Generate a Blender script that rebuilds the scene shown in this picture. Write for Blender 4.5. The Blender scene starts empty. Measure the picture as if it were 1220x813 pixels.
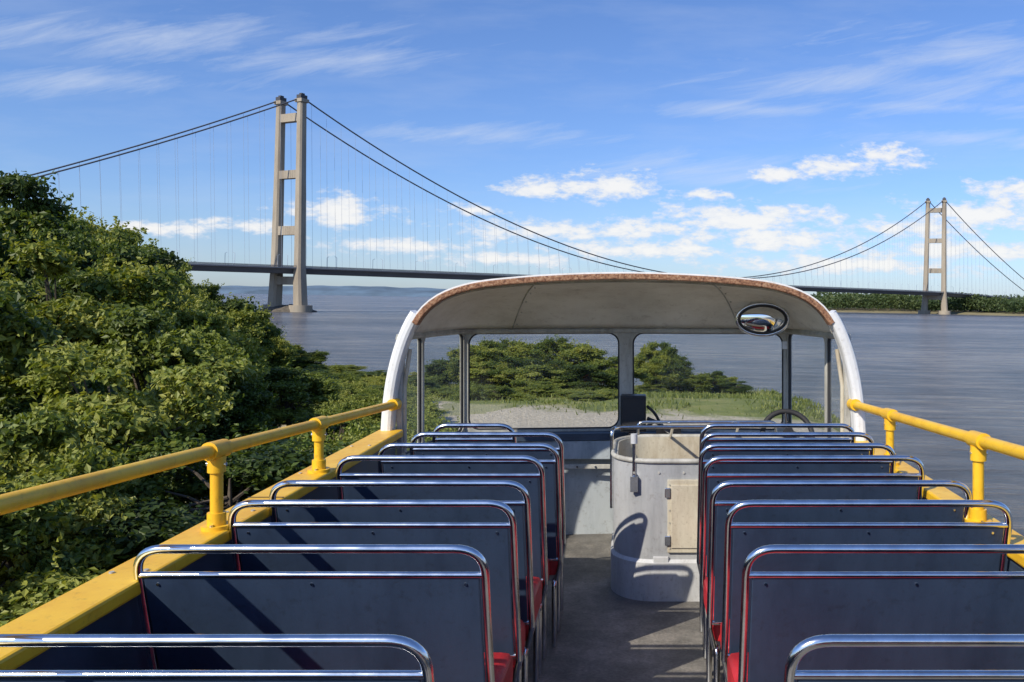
import bpy, math, random
import numpy as np
from mathutils import Vector, Matrix, noise as mnoise
random.seed(7); rng=np.random.default_rng(11)
S=bpy.context.scene
COL=S.collection
ROLL=math.radians(1.0); PITCH=0.0043
R=Matrix.Rotation(PITCH,4,'X')@Matrix.Rotation(-ROLL,4,'Y')

# ---------------------------------------------------------------- materials
def mat(name):
    m=bpy.data.materials.new(name); m.use_nodes=True
    nt=m.node_tree; b=nt.nodes['Principled BSDF']; return m,nt,b
def N(nt,t,**kw):
    n=nt.nodes.new(t)
    for k,v in kw.items(): setattr(n,k,v)
    return n
def ramp(nt,stops):
    r=N(nt,'ShaderNodeValToRGB'); e=r.color_ramp.elements
    while len(e)<len(stops): e.new(0.5)
    for i,(p,c) in enumerate(stops):
        e[i].position=p; e[i].color=(*c,1)
    return r
def simple(name,c,rough=.5,metal=0,var=.15,scale=6,bump=0,bscale=60,c2=None,spec=None,detail=6):
    m,nt,b=mat(name)
    tc=N(nt,'ShaderNodeTexCoord'); n=N(nt,'ShaderNodeTexNoise'); n.inputs['Scale'].default_value=scale; n.inputs['Detail'].default_value=detail; n.inputs['Roughness'].default_value=.65
    nt.links.new(tc.outputs['Object'],n.inputs['Vector'])
    a=tuple(x*(1-var) for x in c); d=c2 if c2 else tuple(min(1,x*(1+var)) for x in c)
    r=ramp(nt,[(.35,a),(.65,d)]); nt.links.new(n.outputs['Fac'],r.inputs[0]); nt.links.new(r.outputs[0],b.inputs['Base Color'])
    mr=N(nt,'ShaderNodeMapRange'); mr.inputs[3].default_value=max(0,rough-.08); mr.inputs[4].default_value=min(1,rough+.12)
    nt.links.new(n.outputs['Fac'],mr.inputs[0]); nt.links.new(mr.outputs[0],b.inputs['Roughness'])
    b.inputs['Metallic'].default_value=metal
    if spec is not None: b.inputs['Specular IOR Level'].default_value=spec
    if bump:
        n2=N(nt,'ShaderNodeTexNoise'); n2.inputs['Scale'].default_value=bscale; n2.inputs['Detail'].default_value=4
        nt.links.new(tc.outputs['Object'],n2.inputs['Vector'])
        bp=N(nt,'ShaderNodeBump'); bp.inputs['Strength'].default_value=bump; bp.inputs['Distance'].default_value=.01
        nt.links.new(n2.outputs['Fac'],bp.inputs['Height']); nt.links.new(bp.outputs[0],b.inputs['Normal'])
    return m
def weathered(name,base,dark,rough,gscale=5,metal=0,amount=.6,streak=True):
    m,nt,b=mat(name); tc=N(nt,'ShaderNodeTexCoord')
    mp=N(nt,'ShaderNodeMapping'); mp.inputs['Scale'].default_value=(1,1,.22 if streak else 1); nt.links.new(tc.outputs['Object'],mp.inputs[0])
    n=N(nt,'ShaderNodeTexNoise'); n.inputs['Scale'].default_value=gscale; n.inputs['Detail'].default_value=9; n.inputs['Roughness'].default_value=.7; nt.links.new(mp.outputs[0],n.inputs[0])
    n2=N(nt,'ShaderNodeTexNoise'); n2.inputs['Scale'].default_value=gscale*7; n2.inputs['Detail'].default_value=6; n2.inputs['Roughness'].default_value=.75; nt.links.new(tc.outputs['Object'],n2.inputs[0])
    r=ramp(nt,[(.34,dark),(.50,tuple(.35*d+.65*q for d,q in zip(dark,base))),(.62,base)]); nt.links.new(n.outputs['Fac'],r.inputs[0])
    r2=ramp(nt,[(.33,(.55,.5,.45)),(.45,(1,1,1))]); nt.links.new(n2.outputs['Fac'],r2.inputs[0])
    mx=N(nt,'ShaderNodeMixRGB',blend_type='MULTIPLY'); mx.inputs[0].default_value=amount; nt.links.new(r.outputs[0],mx.inputs[1]); nt.links.new(r2.outputs[0],mx.inputs[2]); nt.links.new(mx.outputs[0],b.inputs[0])
    mr=N(nt,'ShaderNodeMapRange'); mr.inputs[3].default_value=rough+.2; mr.inputs[4].default_value=max(.05,rough-.1); nt.links.new(n.outputs['Fac'],mr.inputs[0]); nt.links.new(mr.outputs[0],b.inputs['Roughness']); b.inputs['Metallic'].default_value=metal
    bp=N(nt,'ShaderNodeBump'); bp.inputs['Strength'].default_value=.25; bp.inputs['Distance'].default_value=.004; nt.links.new(n2.outputs['Fac'],bp.inputs['Height']); nt.links.new(bp.outputs[0],b.inputs['Normal'])
    return m
M={}
M['chrome']=simple('chrome_tube',(.72,.74,.76),.15,1,.16,14)
M['panel']=weathered('blue_grey_laminate',(.034,.056,.100),(.018,.033,.064),.42,3.2,0,.5)
M['red']=simple('red_vinyl',(.52,.025,.032),.42,0,.25,8,.2,120)
M['yellow']=weathered('yellow_paint',(.86,.52,.02),(.72,.38,.02),.36,5,0,.5)
M['white']=weathered('white_paint',(.80,.81,.81),(.60,.60,.58),.35,5,0,.35)
M['cream']=weathered('cream_ceiling_paint',(.80,.76,.67),(.62,.57,.48),.55,2.5,0,.4,False)
M['frame']=weathered('weathered_frame_paint',(.50,.49,.44),(.27,.26,.23),.5,9,0,.6)
M['grey']=weathered('worn_grey_metal',(.50,.51,.51),(.30,.31,.32),.42,4,.15,.5)
M['plinth']=weathered('light_grey_plinth',(.60,.61,.61),(.40,.40,.39),.45,6,.1,.6)
M['dash']=weathered('worn_blue_grey_paint',(.46,.50,.52),(.22,.27,.30),.5,4,.1,.6)
M['navy']=simple('dark_blue_paint',(.04,.06,.09),.45,0,.2,6)
M['black']=simple('black_plastic',(.015,.015,.017),.4,0,.2,20)
M['rubber']=simple('black_rubber',(.02,.02,.022),.6,0,.2,20)
M['hatch']=weathered('cream_hatch_paint',(.60,.56,.44),(.42,.36,.26),.5,8,0,.6)
M['concrete']=weathered('tower_concrete',(.36,.31,.235),(.25,.21,.16),.85,.12,0,.3)
M['deck']=simple('bridge_steel_grey',(.13,.14,.16),.6,0,.1,.05)
M['cable']=simple('bridge_cable_grey',(.06,.065,.08),.6,0,.1,.05)
M['hanger']=simple('hanger_steel',(.36,.42,.50),.5,0,.05,.05)
M['bronze']=simple('dark_saddle_paint',(.05,.05,.055),.6)
M['rock']=simple('dark_rock',(.10,.085,.065),.9,0,.4,.4)
M['tyre']=simple('tyre_rubber',(.02,.02,.02),.8)
m,nt,b=mat('rust_speckled_trim'); tc=N(nt,'ShaderNodeTexCoord'); n=N(nt,'ShaderNodeTexNoise'); n.inputs['Scale'].default_value=85; n.inputs['Detail'].default_value=5
nt.links.new(tc.outputs['Object'],n.inputs[0]); r=ramp(nt,[(.34,(.11,.05,.028)),(.48,(.25,.12,.065)),(.60,(.33,.18,.10)),(.72,(.42,.29,.19))]); nt.links.new(n.outputs['Fac'],r.inputs[0]); nt.links.new(r.outputs[0],b.inputs[0]); b.inputs['Roughness'].default_value=.85
bp=N(nt,'ShaderNodeBump'); bp.inputs['Strength'].default_value=.6; bp.inputs['Distance'].default_value=.006; nt.links.new(n.outputs['Fac'],bp.inputs['Height']); nt.links.new(bp.outputs[0],b.inputs['Normal']); M['rust']=m
m,nt,b=mat('worn_deck_flooring'); tc=N(nt,'ShaderNodeTexCoord')
n=N(nt,'ShaderNodeTexNoise'); n.inputs['Scale'].default_value=2.2; n.inputs['Detail'].default_value=9; n.inputs['Roughness'].default_value=.72
n3=N(nt,'ShaderNodeTexNoise'); n3.inputs['Scale'].default_value=70; n3.inputs['Detail'].default_value=4
for q in (n,n3): nt.links.new(tc.outputs['Object'],q.inputs[0])
r=ramp(nt,[(.32,(.08,.075,.068)),(.5,(.18,.168,.148)),(.66,(.34,.31,.27))]); nt.links.new(n.outputs['Fac'],r.inputs[0])
mx=N(nt,'ShaderNodeMixRGB',blend_type='MULTIPLY'); mx.inputs[0].default_value=.6
r3=ramp(nt,[(.3,(.55,.55,.55)),(.7,(1.2,1.2,1.2))]); nt.links.new(n3.outputs['Fac'],r3.inputs[0]); nt.links.new(r.outputs[0],mx.inputs[1]); nt.links.new(r3.outputs[0],mx.inputs[2]); nt.links.new(mx.outputs[0],b.inputs[0])
b.inputs['Roughness'].default_value=.6
bp=N(nt,'ShaderNodeBump'); bp.inputs['Strength'].default_value=.4; bp.inputs['Distance'].default_value=.004; nt.links.new(n3.outputs['Fac'],bp.inputs['Height']); nt.links.new(bp.outputs[0],b.inputs['Normal']); M['floor']=m
m,nt,b=mat('window_glass'); nt.nodes.remove(b); out=nt.nodes['Material Output']
tr=N(nt,'ShaderNodeBsdfTransparent'); tr.inputs[0].default_value=(.95,.97,.95,1)
gl=N(nt,'ShaderNodeBsdfGlossy'); gl.inputs['Roughness'].default_value=.02
df=N(nt,'ShaderNodeBsdfDiffuse'); df.inputs[0].default_value=(.6,.62,.6,1)
fr=N(nt,'ShaderNodeFresnel'); fr.inputs[0].default_value=1.22
m1=N(nt,'ShaderNodeMixShader'); m2=N(nt,'ShaderNodeMixShader')
nz=N(nt,'ShaderNodeTexNoise'); nz.inputs['Scale'].default_value=3; nz.inputs['Detail'].default_value=8; tc=N(nt,'ShaderNodeTexCoord'); nt.links.new(tc.outputs['Object'],nz.inputs[0])
mr=N(nt,'ShaderNodeMapRange'); mr.inputs[1].default_value=.35; mr.inputs[2].default_value=.75; mr.inputs[3].default_value=.01; mr.inputs[4].default_value=.12; nt.links.new(nz.outputs['Fac'],mr.inputs[0])
nt.links.new(mr.outputs[0],m2.inputs[0]); nt.links.new(fr.outputs[0],m1.inputs[0]); nt.links.new(tr.outputs[0],m1.inputs[1]); nt.links.new(gl.outputs[0],m1.inputs[2])
nt.links.new(m1.outputs[0],m2.inputs[1]); nt.links.new(df.outputs[0],m2.inputs[2]); nt.links.new(m2.outputs[0],out.inputs[0]); M['glass']=m
m,nt,b=mat('mirror_glass'); b.inputs['Base Color'].default_value=(.85,.87,.88,1); b.inputs['Metallic'].default_value=1; b.inputs['Roughness'].default_value=.03; M['mirror']=m
M['bark']=simple('bark',(.09,.07,.05),.9,0,.35,6,.5,20)
def leafmat(name,dark,mid,light):
    m,nt,b=mat(name); nt.nodes.remove(b); out=nt.nodes['Material Output']
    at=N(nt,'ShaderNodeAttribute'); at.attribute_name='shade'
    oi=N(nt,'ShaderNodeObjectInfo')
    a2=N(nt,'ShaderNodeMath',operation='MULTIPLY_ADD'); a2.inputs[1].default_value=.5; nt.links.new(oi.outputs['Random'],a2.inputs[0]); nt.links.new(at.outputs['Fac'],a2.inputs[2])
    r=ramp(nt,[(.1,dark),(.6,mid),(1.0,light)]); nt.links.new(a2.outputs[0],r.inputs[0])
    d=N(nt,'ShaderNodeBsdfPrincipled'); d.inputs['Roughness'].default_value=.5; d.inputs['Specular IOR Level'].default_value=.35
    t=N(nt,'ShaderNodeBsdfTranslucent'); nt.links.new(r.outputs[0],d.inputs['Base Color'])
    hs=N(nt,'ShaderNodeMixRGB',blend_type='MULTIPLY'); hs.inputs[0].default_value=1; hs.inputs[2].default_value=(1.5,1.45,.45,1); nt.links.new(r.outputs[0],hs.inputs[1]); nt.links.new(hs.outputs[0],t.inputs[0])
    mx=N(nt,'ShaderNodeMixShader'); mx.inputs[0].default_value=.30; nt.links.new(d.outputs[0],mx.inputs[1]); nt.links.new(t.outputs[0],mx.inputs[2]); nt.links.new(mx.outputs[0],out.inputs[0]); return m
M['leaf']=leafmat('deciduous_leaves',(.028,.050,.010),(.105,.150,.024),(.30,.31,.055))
M['leafy']=leafmat('shrub_leaves',(.07,.10,.018),(.18,.225,.038),(.33,.34,.08))
M['farleaf']=leafmat('distant_leaves',(.035,.065,.025),(.075,.11,.04),(.14,.17,.06))
M['blade']=leafmat('grass_blades',(.10,.13,.03),(.20,.23,.06),(.34,.32,.11))

# ---------------------------------------------------------------- mesh builder
class MB:
    def __init__(s): s.v=[];s.f=[];s.m=[];s.sm=[];s.mats=[]
    def mi(s,k):
        if k not in s.mats: s.mats.append(k)
        return s.mats.index(k)
    def add(s,vs,fs,k,smooth=False):
        o=len(s.v); s.v+= [tuple(x) for x in vs]; mi=s.mi(k)
        for f in fs: s.f.append(tuple(o+i for i in f)); s.m.append(mi); s.sm.append(smooth)
    def box(s,c,d,k,rot=None):
        vs=[]
        for x in(-.5,.5):
            for y in(-.5,.5):
                for z in(-.5,.5):
                    p=Vector((x*d[0],y*d[1],z*d[2]))
                    if rot: p=rot@p
                    vs.append(p+Vector(c))
        s.add(vs,[(0,1,3,2),(4,6,7,5),(0,4,5,1),(2,3,7,6),(0,2,6,4),(1,5,7,3)],k)
    def tube(s,path,r,k,seg=10,closed=False,caps=True):
        P=[Vector(p) for p in path]; n=len(P); rs=r if isinstance(r,(list,tuple)) else [r]*n
        T=[]
        for i in range(n):
            a=P[(i-1)%n] if closed or i>0 else P[0]; b=P[(i+1)%n] if closed or i<n-1 else P[-1]
            T.append((b-a).normalized())
        up=Vector((0,0,1)) if abs(T[0].z)<.9 else Vector((0,1,0))
        u=T[0].cross(up).normalized(); vs=[]
        for i in range(n):
            u=(u-T[i]*u.dot(T[i])).normalized(); w=T[i].cross(u)
            for j in range(seg):
                a=2*math.pi*j/seg; vs.append(P[i]+(u*math.cos(a)+w*math.sin(a))*rs[i])
        fs=[]
        for i in range(n if closed else n-1):
            i2=(i+1)%n
            for j in range(seg):
                j2=(j+1)%seg; fs.append((i*seg+j,i*seg+j2,i2*seg+j2,i2*seg+j))
        s.add(vs,fs,k,True)
        if caps and not closed:
            s.add(vs[:seg],[tuple(range(seg))[::-1]],k); s.add(vs[-seg:],[tuple(range(seg))],k)
    def cyl(s,a,b,r,k,seg=16): s.tube([a,b],r,k,seg)
    def loft(s,rows,k,smooth=True,closed=False):
        n=len(rows[0]); vs=[p for r in rows for p in r]; fs=[]
        for i in range(len(rows)-1):
            for j in range(n if closed else n-1):
                j2=(j+1)%n; fs.append((i*n+j,i*n+j2,(i+1)*n+j2,(i+1)*n+j))
        s.add(vs,fs,k,smooth)
    def obj(s,name,parent=None,mw=None,bevel=0,solid=0,loc=None,soff=0):
        me=bpy.data.meshes.new(name); vs=s.v
        if loc: vs=[(a-loc[0],b-loc[1],c-loc[2]) for a,b,c in vs]
        me.from_pydata(vs,[],s.f)
        for k in s.mats: me.materials.append(M[k])
        me.polygons.foreach_set('material_index',s.m); me.polygons.foreach_set('use_smooth',s.sm); me.update()
        o=bpy.data.objects.new(name,me); COL.objects.link(o)
        if solid:
            q=o.modifiers.new('solidify','SOLIDIFY'); q.thickness=solid; q.offset=soff
        if bevel:
            q=o.modifiers.new('bevel','BEVEL'); q.width=bevel; q.segments=2; q.limit_method='ANGLE'; q.angle_limit=math.radians(50)
        if parent: o.parent=parent
        if mw is not None:
            o.matrix_world=mw@Matrix.Translation(loc) if loc else mw
        elif loc: o.location=loc
        return o
def fillet(pts,r,n=7):
    P=[Vector(p) for p in pts]; out=[P[0]]
    for i in range(1,len(P)-1):
        a,b,c=P[i-1],P[i],P[i+1]; d1=(a-b); d2=(c-b); rr=min(r,d1.length*.49,d2.length*.49)
        p0=b+d1.normalized()*rr; p2=b+d2.normalized()*rr
        for t in range(n+1):
            t/=n; out.append(p0*(1-t)**2+b*2*t*(1-t)+p2*t*t)
    out.append(P[-1]); return out
def empty(name,mw=None):
    e=bpy.data.objects.new(name,None); COL.objects.link(e); e.empty_display_size=.5
    if mw is not None: e.matrix_world=mw
    return e

# ---------------------------------------------------------------- BUS
CX=-.08; XL,XR=-1.33,1.19; FL=-1.6
bus=empty('open_top_bus',R)
b=MB(); b.box((CX,.3,FL-.03),(2.5,10.7,.06),'floor'); b.obj('deck_floor',bus)
b=MB()
for y in (-3.2,-.4,2.45): b.box((CX,y,FL+.002),(2.44,.03,.004),'frame')
b.obj('floor_seam_strips',bus)
b=MB()
for sx,x,zt in((-1,XL,-.735),(1,XR,-.79)):
    b.box((x+sx*.01,-.2,(FL+zt-.05)/2),(.03,9.6,abs(FL-zt+.05)),'navy')
    b.box((x+sx*.058,-.2,(FL+zt-.05)/2),(.02,9.6,abs(FL-zt+.05)),'yellow')
    b.box((x+sx*(.03 if sx>0 else .022),-.2,zt-.02),(.10 if sx>0 else .135,9.6,.04),'yellow')
b.box((CX,-5.0,-1.2),(2.6,.05,.85),'yellow')
b.obj('side_panels',bus,bevel=.008)
b=MB()
for sx,x,zt in((-1,XL,-.735),(1,XR,-.79)):
    for y in np.arange(-4.6,4.6,.62):
        xx=x+sx*.022; b.cyl((xx-.04,y,zt-.001),(xx-.04,y,zt+.004),.007,'frame',8); b.cyl((xx+.04,y+.02,zt-.001),(xx+.04,y+.02,zt+.004),.007,'frame',8)
    for y in (-2.5,.9,3.05): b.box((x+sx*.022,y,zt+.001),(.13 if sx<0 else .095,.004,.003),'rubber')
b.obj('capping_screws',bus)
b=MB()
for sx,x in((-1,XL),(1,XR-.01)):
    z=lambda y:-.598+(4.62-y)*.056
    zb_=-.735 if sx<0 else -.79
    pts=[(x,y,z(y)) for y in (4.62,3.9,3.2,2.6,2.0,1.2,.2,-1.5,-4.8)]
    b.tube(pts,.021,'yellow',14)
    for py in ((2.65,3.5) if sx<0 else (2.91,3.93)):
        b.tube([(x,py,zb_),(x,py,z(py)-.01)],.019,'yellow',12)
        b.tube([(x,py,z(py)-.07),(x,py,z(py)-.02)],.027,'yellow',12)
        b.tube([(x,py-.05,z(py-.05)),(x,py+.05,z(py+.05))],.029,'yellow',14)
        b.tube([(x,py,zb_),(x,py,zb_+.05)],.028,'yellow',12)
        b.tube([(x,py,zb_),(x,py,zb_+.012)],.045,'yellow',14)
        for k in(-1,1): b.cyl((x,py+k*.033,zb_+.006),(x,py+k*.033,zb_+.018),.006,'chrome',6)
        b.cyl((x-.031,py,z(py)-.045),(x+.031,py,z(py)-.045),.007,'chrome',6)
    for py in (1.55,.2,-1.4,-3): b.tube([(x,py,zb_),(x,py,z(py))],.019,'yellow',12)
    b.tube([(x,4.62,z(4.62)),(x,4.54,z(4.54))],.032,'yellow',12)
b.obj('yellow_handrails',bus)
arch=[(-1.345,-.86),(-1.338,-.70),(-1.325,-.543),(-1.30,-.40),(-1.262,-.27),(-1.222,-.17),(-1.175,-.09),(-1.10,-.025),(-1.0,.02),(-.86,.055),(-.552,.083),(-.3,.095),(-.08,.099)]
arch=arch+[(-.16-x,z) for x,z in arch[-2::-1]]
def resample(P,n):
    P=[Vector(p) for p in P]; L=[0]
    for a,c in zip(P,P[1:]): L.append(L[-1]+(c-a).length)
    out=[]
    for i in range(n):
        t=L[-1]*i/(n-1); k=0
        while k<len(L)-2 and L[k+1]<t: k+=1
        f=(t-L[k])/max(1e-9,L[k+1]-L[k]); out.append(P[k].lerp(P[k+1],f))
    return out
A3=resample([(x,4.6,z) for x,z in arch],81)
for it in range(3):
    A3=[A3[0]]+[(A3[i-1]+A3[i]*2+A3[i+1])/4 for i in range(1,80)]+[A3[-1]]
def band(mb,P,o0,o1,y0,y1,k):
    rows=[]
    for i,p in enumerate(P):
        t=(P[min(i+1,len(P)-1)]-P[max(i-1,0)]).normalized(); n=Vector((-t.z,0,t.x))
        if n.z<-.5: n=-n
        q0=p+n*o0; q1=p+n*o1
        rows.append([Vector((q0.x,y0,q0.z)),Vector((q1.x,y0,q1.z)),Vector((q1.x,y1,q1.z)),Vector((q0.x,y1,q0.z))])
    mb.loft(rows,k,False,True)
    mb.add(rows[0],[(0,1,2,3)],k); mb.add(rows[-1],[(0,1,2,3)],k)
b=MB()
iL=[i for i,p in enumerate(A3) if p.x<0 and p.z<-.15]; iR=[i for i,p in enumerate(A3) if p.x>0 and p.z<-.15]
band(b,A3[iL[0]:iL[-1]+2],-.0,.062,4.55,4.66,'white'); band(b,A3[iR[0]-1:],-.0,.062,4.55,4.66,'white')
b.obj('cab_side_pillars',bus,bevel=.02)
b=MB(); band(b,A3[iL[-1]:iR[0]+1],-.012,.020,4.545,4.62,'rust'); b.obj('roof_edge_trim',bus,bevel=.006)
b=MB(); band(b,A3[iL[-1]:iR[0]+1],.0205,.029,4.56,4.70,'white'); b.obj('roof_gutter',bus)
planL=[(-1.318,4.63),(-1.29,4.98),(-1.155,5.57),(-.08,5.66)]
plan=planL+[(-.16-x,y) for x,y in planL[-2::-1]]
HZ=-.225
hdr=resample([(x,y,HZ) for x,y in plan],81)
for it in range(6):
    hdr=[hdr[0]]+[(hdr[i-1]+hdr[i]*2+hdr[i+1])/4 for i in range(1,80)]+[hdr[-1]]
i0=min(i for i,p in enumerate(A3) if p.z>HZ); sub=resample([p+Vector((0,.02,0)) for p in A3[i0:81-i0]],81)
b=MB(); rows=[]
for k in range(13):
    t=k/12; row=[]
    for a,h in zip(sub,hdr):
        p=a.lerp(h,t); bul=math.sin(math.pi*t)
        f=max(0,min(1,(a.z-HZ)/.36))
        p=p+Vector((0,.06*bul,.08*bul*f)); row.append(p)
    rows.append(row)
b.loft(rows,'cream',True); dome=b.obj('cab_roof',bus,solid=.012,soff=0)
b=MB()
for j in (25,55): b.tube([rows[k][j]-Vector((0,0,.008)) for k in range(13)],.004,'frame',6)
b.tube([p-Vector((0,.01,.012)) for p in hdr],.018,'frame',8)
b.tube([rows[1][j]-Vector((0,0,.01)) for j in range(81)],.008,'frame',6)
for j in (25,55):
    for k in range(1,12,2):
        p=rows[k][j]+Vector((.02,0,-.008)); b.cyl(p,p-Vector((0,0,.006)),.005,'frame',6)
b.obj('ceiling_strips',bus)
def facet(a,c,z0,z1,ins,rad,wall='frame'):
    a=Vector((*a,0)); c=Vector((*c,0)); L=(c-a).length; u=(c-a)/L
    l,r_,bo,to=ins; x0,x1,y0,y1=l,L-r_,z0+bo,z1-to
    inner=[];own=[]
    for ci,(cx,cy,a0) in enumerate(((x1-rad,y1-rad,0),(x0+rad,y1-rad,90),(x0+rad,y0+rad,180),(x1-rad,y0+rad,270))):
        for k in range(8):
            an=math.radians(a0+90*k/7); inner.append((cx+rad*math.cos(an),cy+rad*math.sin(an))); own.append(ci)
    outer=[(L,z1),(0,z1),(0,z0),(L,z0)]
    to3=lambda p:a+u*p[0]+Vector((0,0,p[1]))
    vs=[to3(p) for p in inner]+[to3(p) for p in outer]; n=len(inner); fs=[]
    for i in range(n):
        j=(i+1)%n
        if own[i]==own[j]: fs.append((i,j,n+own[i]))
        else: fs.append((i,j,n+own[j],n+own[i]))
    w=MB(); w.add(vs,fs,wall); g=MB(); g.tube([to3(p) for p in inner],.010,'rubber',8,closed=True)
    gl=MB(); gl.add([to3(p) for p in inner],[tuple(range(n))],'glass')
    return w,g,gl
ZS=-.925
specs=[((.05,.012,.03,.03),.035),((.02,.03,.03,.03),.05),((.03,.045,.03,.035),.075)]
for k in range(3):
    for side in(0,1):
        a,c=planL[k],planL[k+1]; ins,rad=specs[k]
        if side: a,c=(-.16-c[0],c[1]),(-.16-a[0],a[1]); ins=(ins[1],ins[0],ins[2],ins[3])
        w,g,gl=facet(a,c,ZS,HZ+.01,ins,rad,'frame')
        nm=['side_window','quarter_window','windscreen'][k]
        w.obj(nm+'_frame',bus,solid=.03); g.obj(nm+'_rubber_seal',bus); gl.obj(nm+'_glass',bus)
b=MB()
for sx in(-1,1):
    X=CX+sx*1.215
    b.tube([(X,4.66,-.87),(X,4.66,-.5),(X-sx*.03,4.66,-.30)],.012,'hatch',8)
b.box((.972,5.545,-.33),(.035,.006,.05),'white')
b.obj('pillar_lining_and_notice',bus)
b=MB(); P=[Vector((x,y,0)) for x,y in plan]
b.loft([[p+Vector((0,0,ZS)) for p in P],[p+Vector((0,0,FL-.06)) for p in P]],'dash',False); b.obj('cab_lower_wall',bus,solid=.03)
b=MB()
Pi=[Vector((x*.955+CX*.045,y-.06 if y>5.3 else y,0)) for x,y in plan]
sh=[]
for p,q in zip(P,Pi): sh.append([p+Vector((0,-.016,ZS+.012)),q+Vector((0,-.05,ZS+.012)),q+Vector((0,-.05,ZS-.03))])
b.loft(sh,'navy',False); b.obj('window_shelf',bus,solid=.006)
b=MB(); b.box((-.55,5.535,-1.02),(1.15,.02,.12),'dash'); b.box((-.55,5.538,-1.13),(1.15,.012,.03),'frame')
for i in range(9): b.cyl((-1.0+i*.12,5.535,-1.13),(-1.0+i*.12,5.525,-1.13),.007,'chrome',8)
b.box((-.08,5.53,-1.36),(.02,.02,.44),'frame')
b.obj('front_bulkhead_trim',bus,bevel=.004)
b=MB()
b.box((CX,-.2,-2.05),(2.56,9.7,.8),'white'); b.box((CX,-.2,-3.0),(2.5,9.7,1.05),'navy')
Q=[(x+ (-.02 if x<CX else .02),y+.03) for x,y in plan]
for z0,z1,k in((-1.67,-2.5,'white'),(-2.5,-3.5,'navy')):
    top=[Vector((x,y,z0)) for x,y in Q]; bot=[Vector((x,y,z1)) for x,y in Q]; b.loft([top,bot],k,False)
    b.add(bot,[tuple(range(len(bot)))],k)
for i in range(6):
    for sx in(-1,1): b.box((CX+sx*1.285,-4+i*1.45,-2.3),(.012,1.2,.55),'black')
b.obj('lower_body',bus,bevel=.02)
b=MB()
for y in(-3.0,3.6):
    for sx in(-1,1):
        x=CX+sx*1.12; b.cyl((x-.14,y,-3.4),(x+.14,y,-3.4),.48,'tyre',32); b.cyl((x-.15,y,-3.4),(x+.15,y,-3.4),.27,'grey',24); b.cyl((x-.17,y,-3.4),(x+.17,y,-3.4),.1,'frame',12)
b.obj('wheels',bus,bevel=.03)
def rr(x0,x1,y0,y1,r,n=9):
    out=[]
    for cx,cy,a0 in((x1-r,y1-r,0),(x0+r,y1-r,90),(x0+r,y0+r,180),(x1-r,y0+r,270)):
        for k in range(n):
            an=math.radians(a0+90*k/(n-1)); out.append(Vector((cx+r*math.cos(an),cy+r*math.sin(an),0)))
    return out
b=MB(); ZC=-.87
o=rr(-.135,.90,4.40,5.18,.22); i_=rr(-.11,.875,4.425,5.155,.195); pl=rr(-.15,.915,4.385,5.195,.235)
up=lambda L,z:[p+Vector((0,0,z)) for p in L]
b.loft([up(o,FL+.01),up(o,ZC)],'grey',True,True); b.loft([up(o,ZC),up(i_,ZC)],'frame',False,True); b.loft([up(i_,ZC),up(i_,-1.35)],'hatch',True,True)
b.add(up(i_,-1.35),[tuple(range(len(i_)))],'floor')
b.loft([up(pl,FL),up(pl,FL+.2),up(o,FL+.215)],'plinth',False,True)
b.tube(up(o,ZC),.014,'frame',8,closed=True)
b.obj('stairwell_enclosure',bus)
b=MB()
b.box((.26,4.392,-1.155),(.21,.018,.38),'hatch'); b.box((.26,4.381,-1.155),(.175,.01,.33),'hatch')
for z in(-1.03,-1.28): b.box((.155,4.38,z),(.03,.02,.05),'chrome')
b.cyl((.33,4.38,-1.15),(.33,4.36,-1.15),.014,'chrome',10)
for sx in(-1,1):
    for i in range(6): b.cyl((.26+sx*.095,4.384,-1.32+i*.066),(.26+sx*.095,4.379,-1.32+i*.066),.005,'frame',6)
b.box((.12,4.392,-1.385),(.08,.012,.035),'plinth')
for i in range(7): b.cyl((-.02+i*.13 ,4.401,-.93),(-.02+i*.13,4.394,-.93),.006,'frame',6)
b.obj('stairwell_hatch',bus,bevel=.003)
b=MB()
pts=fillet([(-.145,4.66,-1.18),(-.145,4.66,-.745),(-.12,4.74,-.745),(.60,4.95,-.775)],.04)
b.tube(pts,.010,'chrome',10)
b.tube([(-.02,4.42,-1.02),(-.02,4.42,-.74)],.010,'chrome',10); b.tube([(-.02,4.42,-.78),(-.02,4.42,-.73)],.018,'plinth',12)
b.box((-.02,4.40,-.99),(.04,.02,.08),'chrome')
for x in (.2,.6): b.tube([(x,4.69+.26*(x+.12)/.72+.05,-.765),(x,5.16,-.87)],.009,'chrome',8)
b.tube(fillet([(.0,5.165,-.86),(.0,5.165,-.78),(.85,5.165,-.78),(.85,5.165,-.86)],.05),.010,'chrome',8)
b.obj('stairwell_handrail',bus)
b=MB(); b.box((-.03,5.46,-.765),(.165,.10,.235),'black'); b.box((-.03,5.405,-.765),(.145,.012,.205),'rubber'); b.box((-.03,5.46,-.9),(.06,.08,.05),'black')
b.tube(fillet([(.06,5.45,-.72),(.11,5.42,-.76),(.16,5.45,-.86),(.28,5.45,-.9)],.05),.010,'black',8)
b.tube(fillet([(.06,5.44,-.85),(.12,5.40,-.80),(.17,5.43,-.88),(.24,5.38,-.905)],.05),.011,'black',8)
b.tube(fillet([(.06,5.46,-.80),(.14,5.44,-.83),(.2,5.43,-.90),(.30,5.40,-.905)],.05),.012,'black',8)
b.box((.2,5.48,-.885),(.16,.07,.05),'black')
b.obj('monitor_box',bus,bevel=.006)
b=MB(); b.box((.62,5.4,-.99),(.62,.22,.12),'dash'); b.obj('dashboard',bus,bevel=.03)
b=MB(); c=Vector((.93,5.22,-.87)); e1=Vector((1,0,0)); e2=Vector((0,.45,.89)).normalized(); nn=e1.cross(e2)
ring=[c+(e1*math.cos(t)+e2*math.sin(t))*.155 for t in [2*math.pi*i/40 for i in range(40)]]
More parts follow.
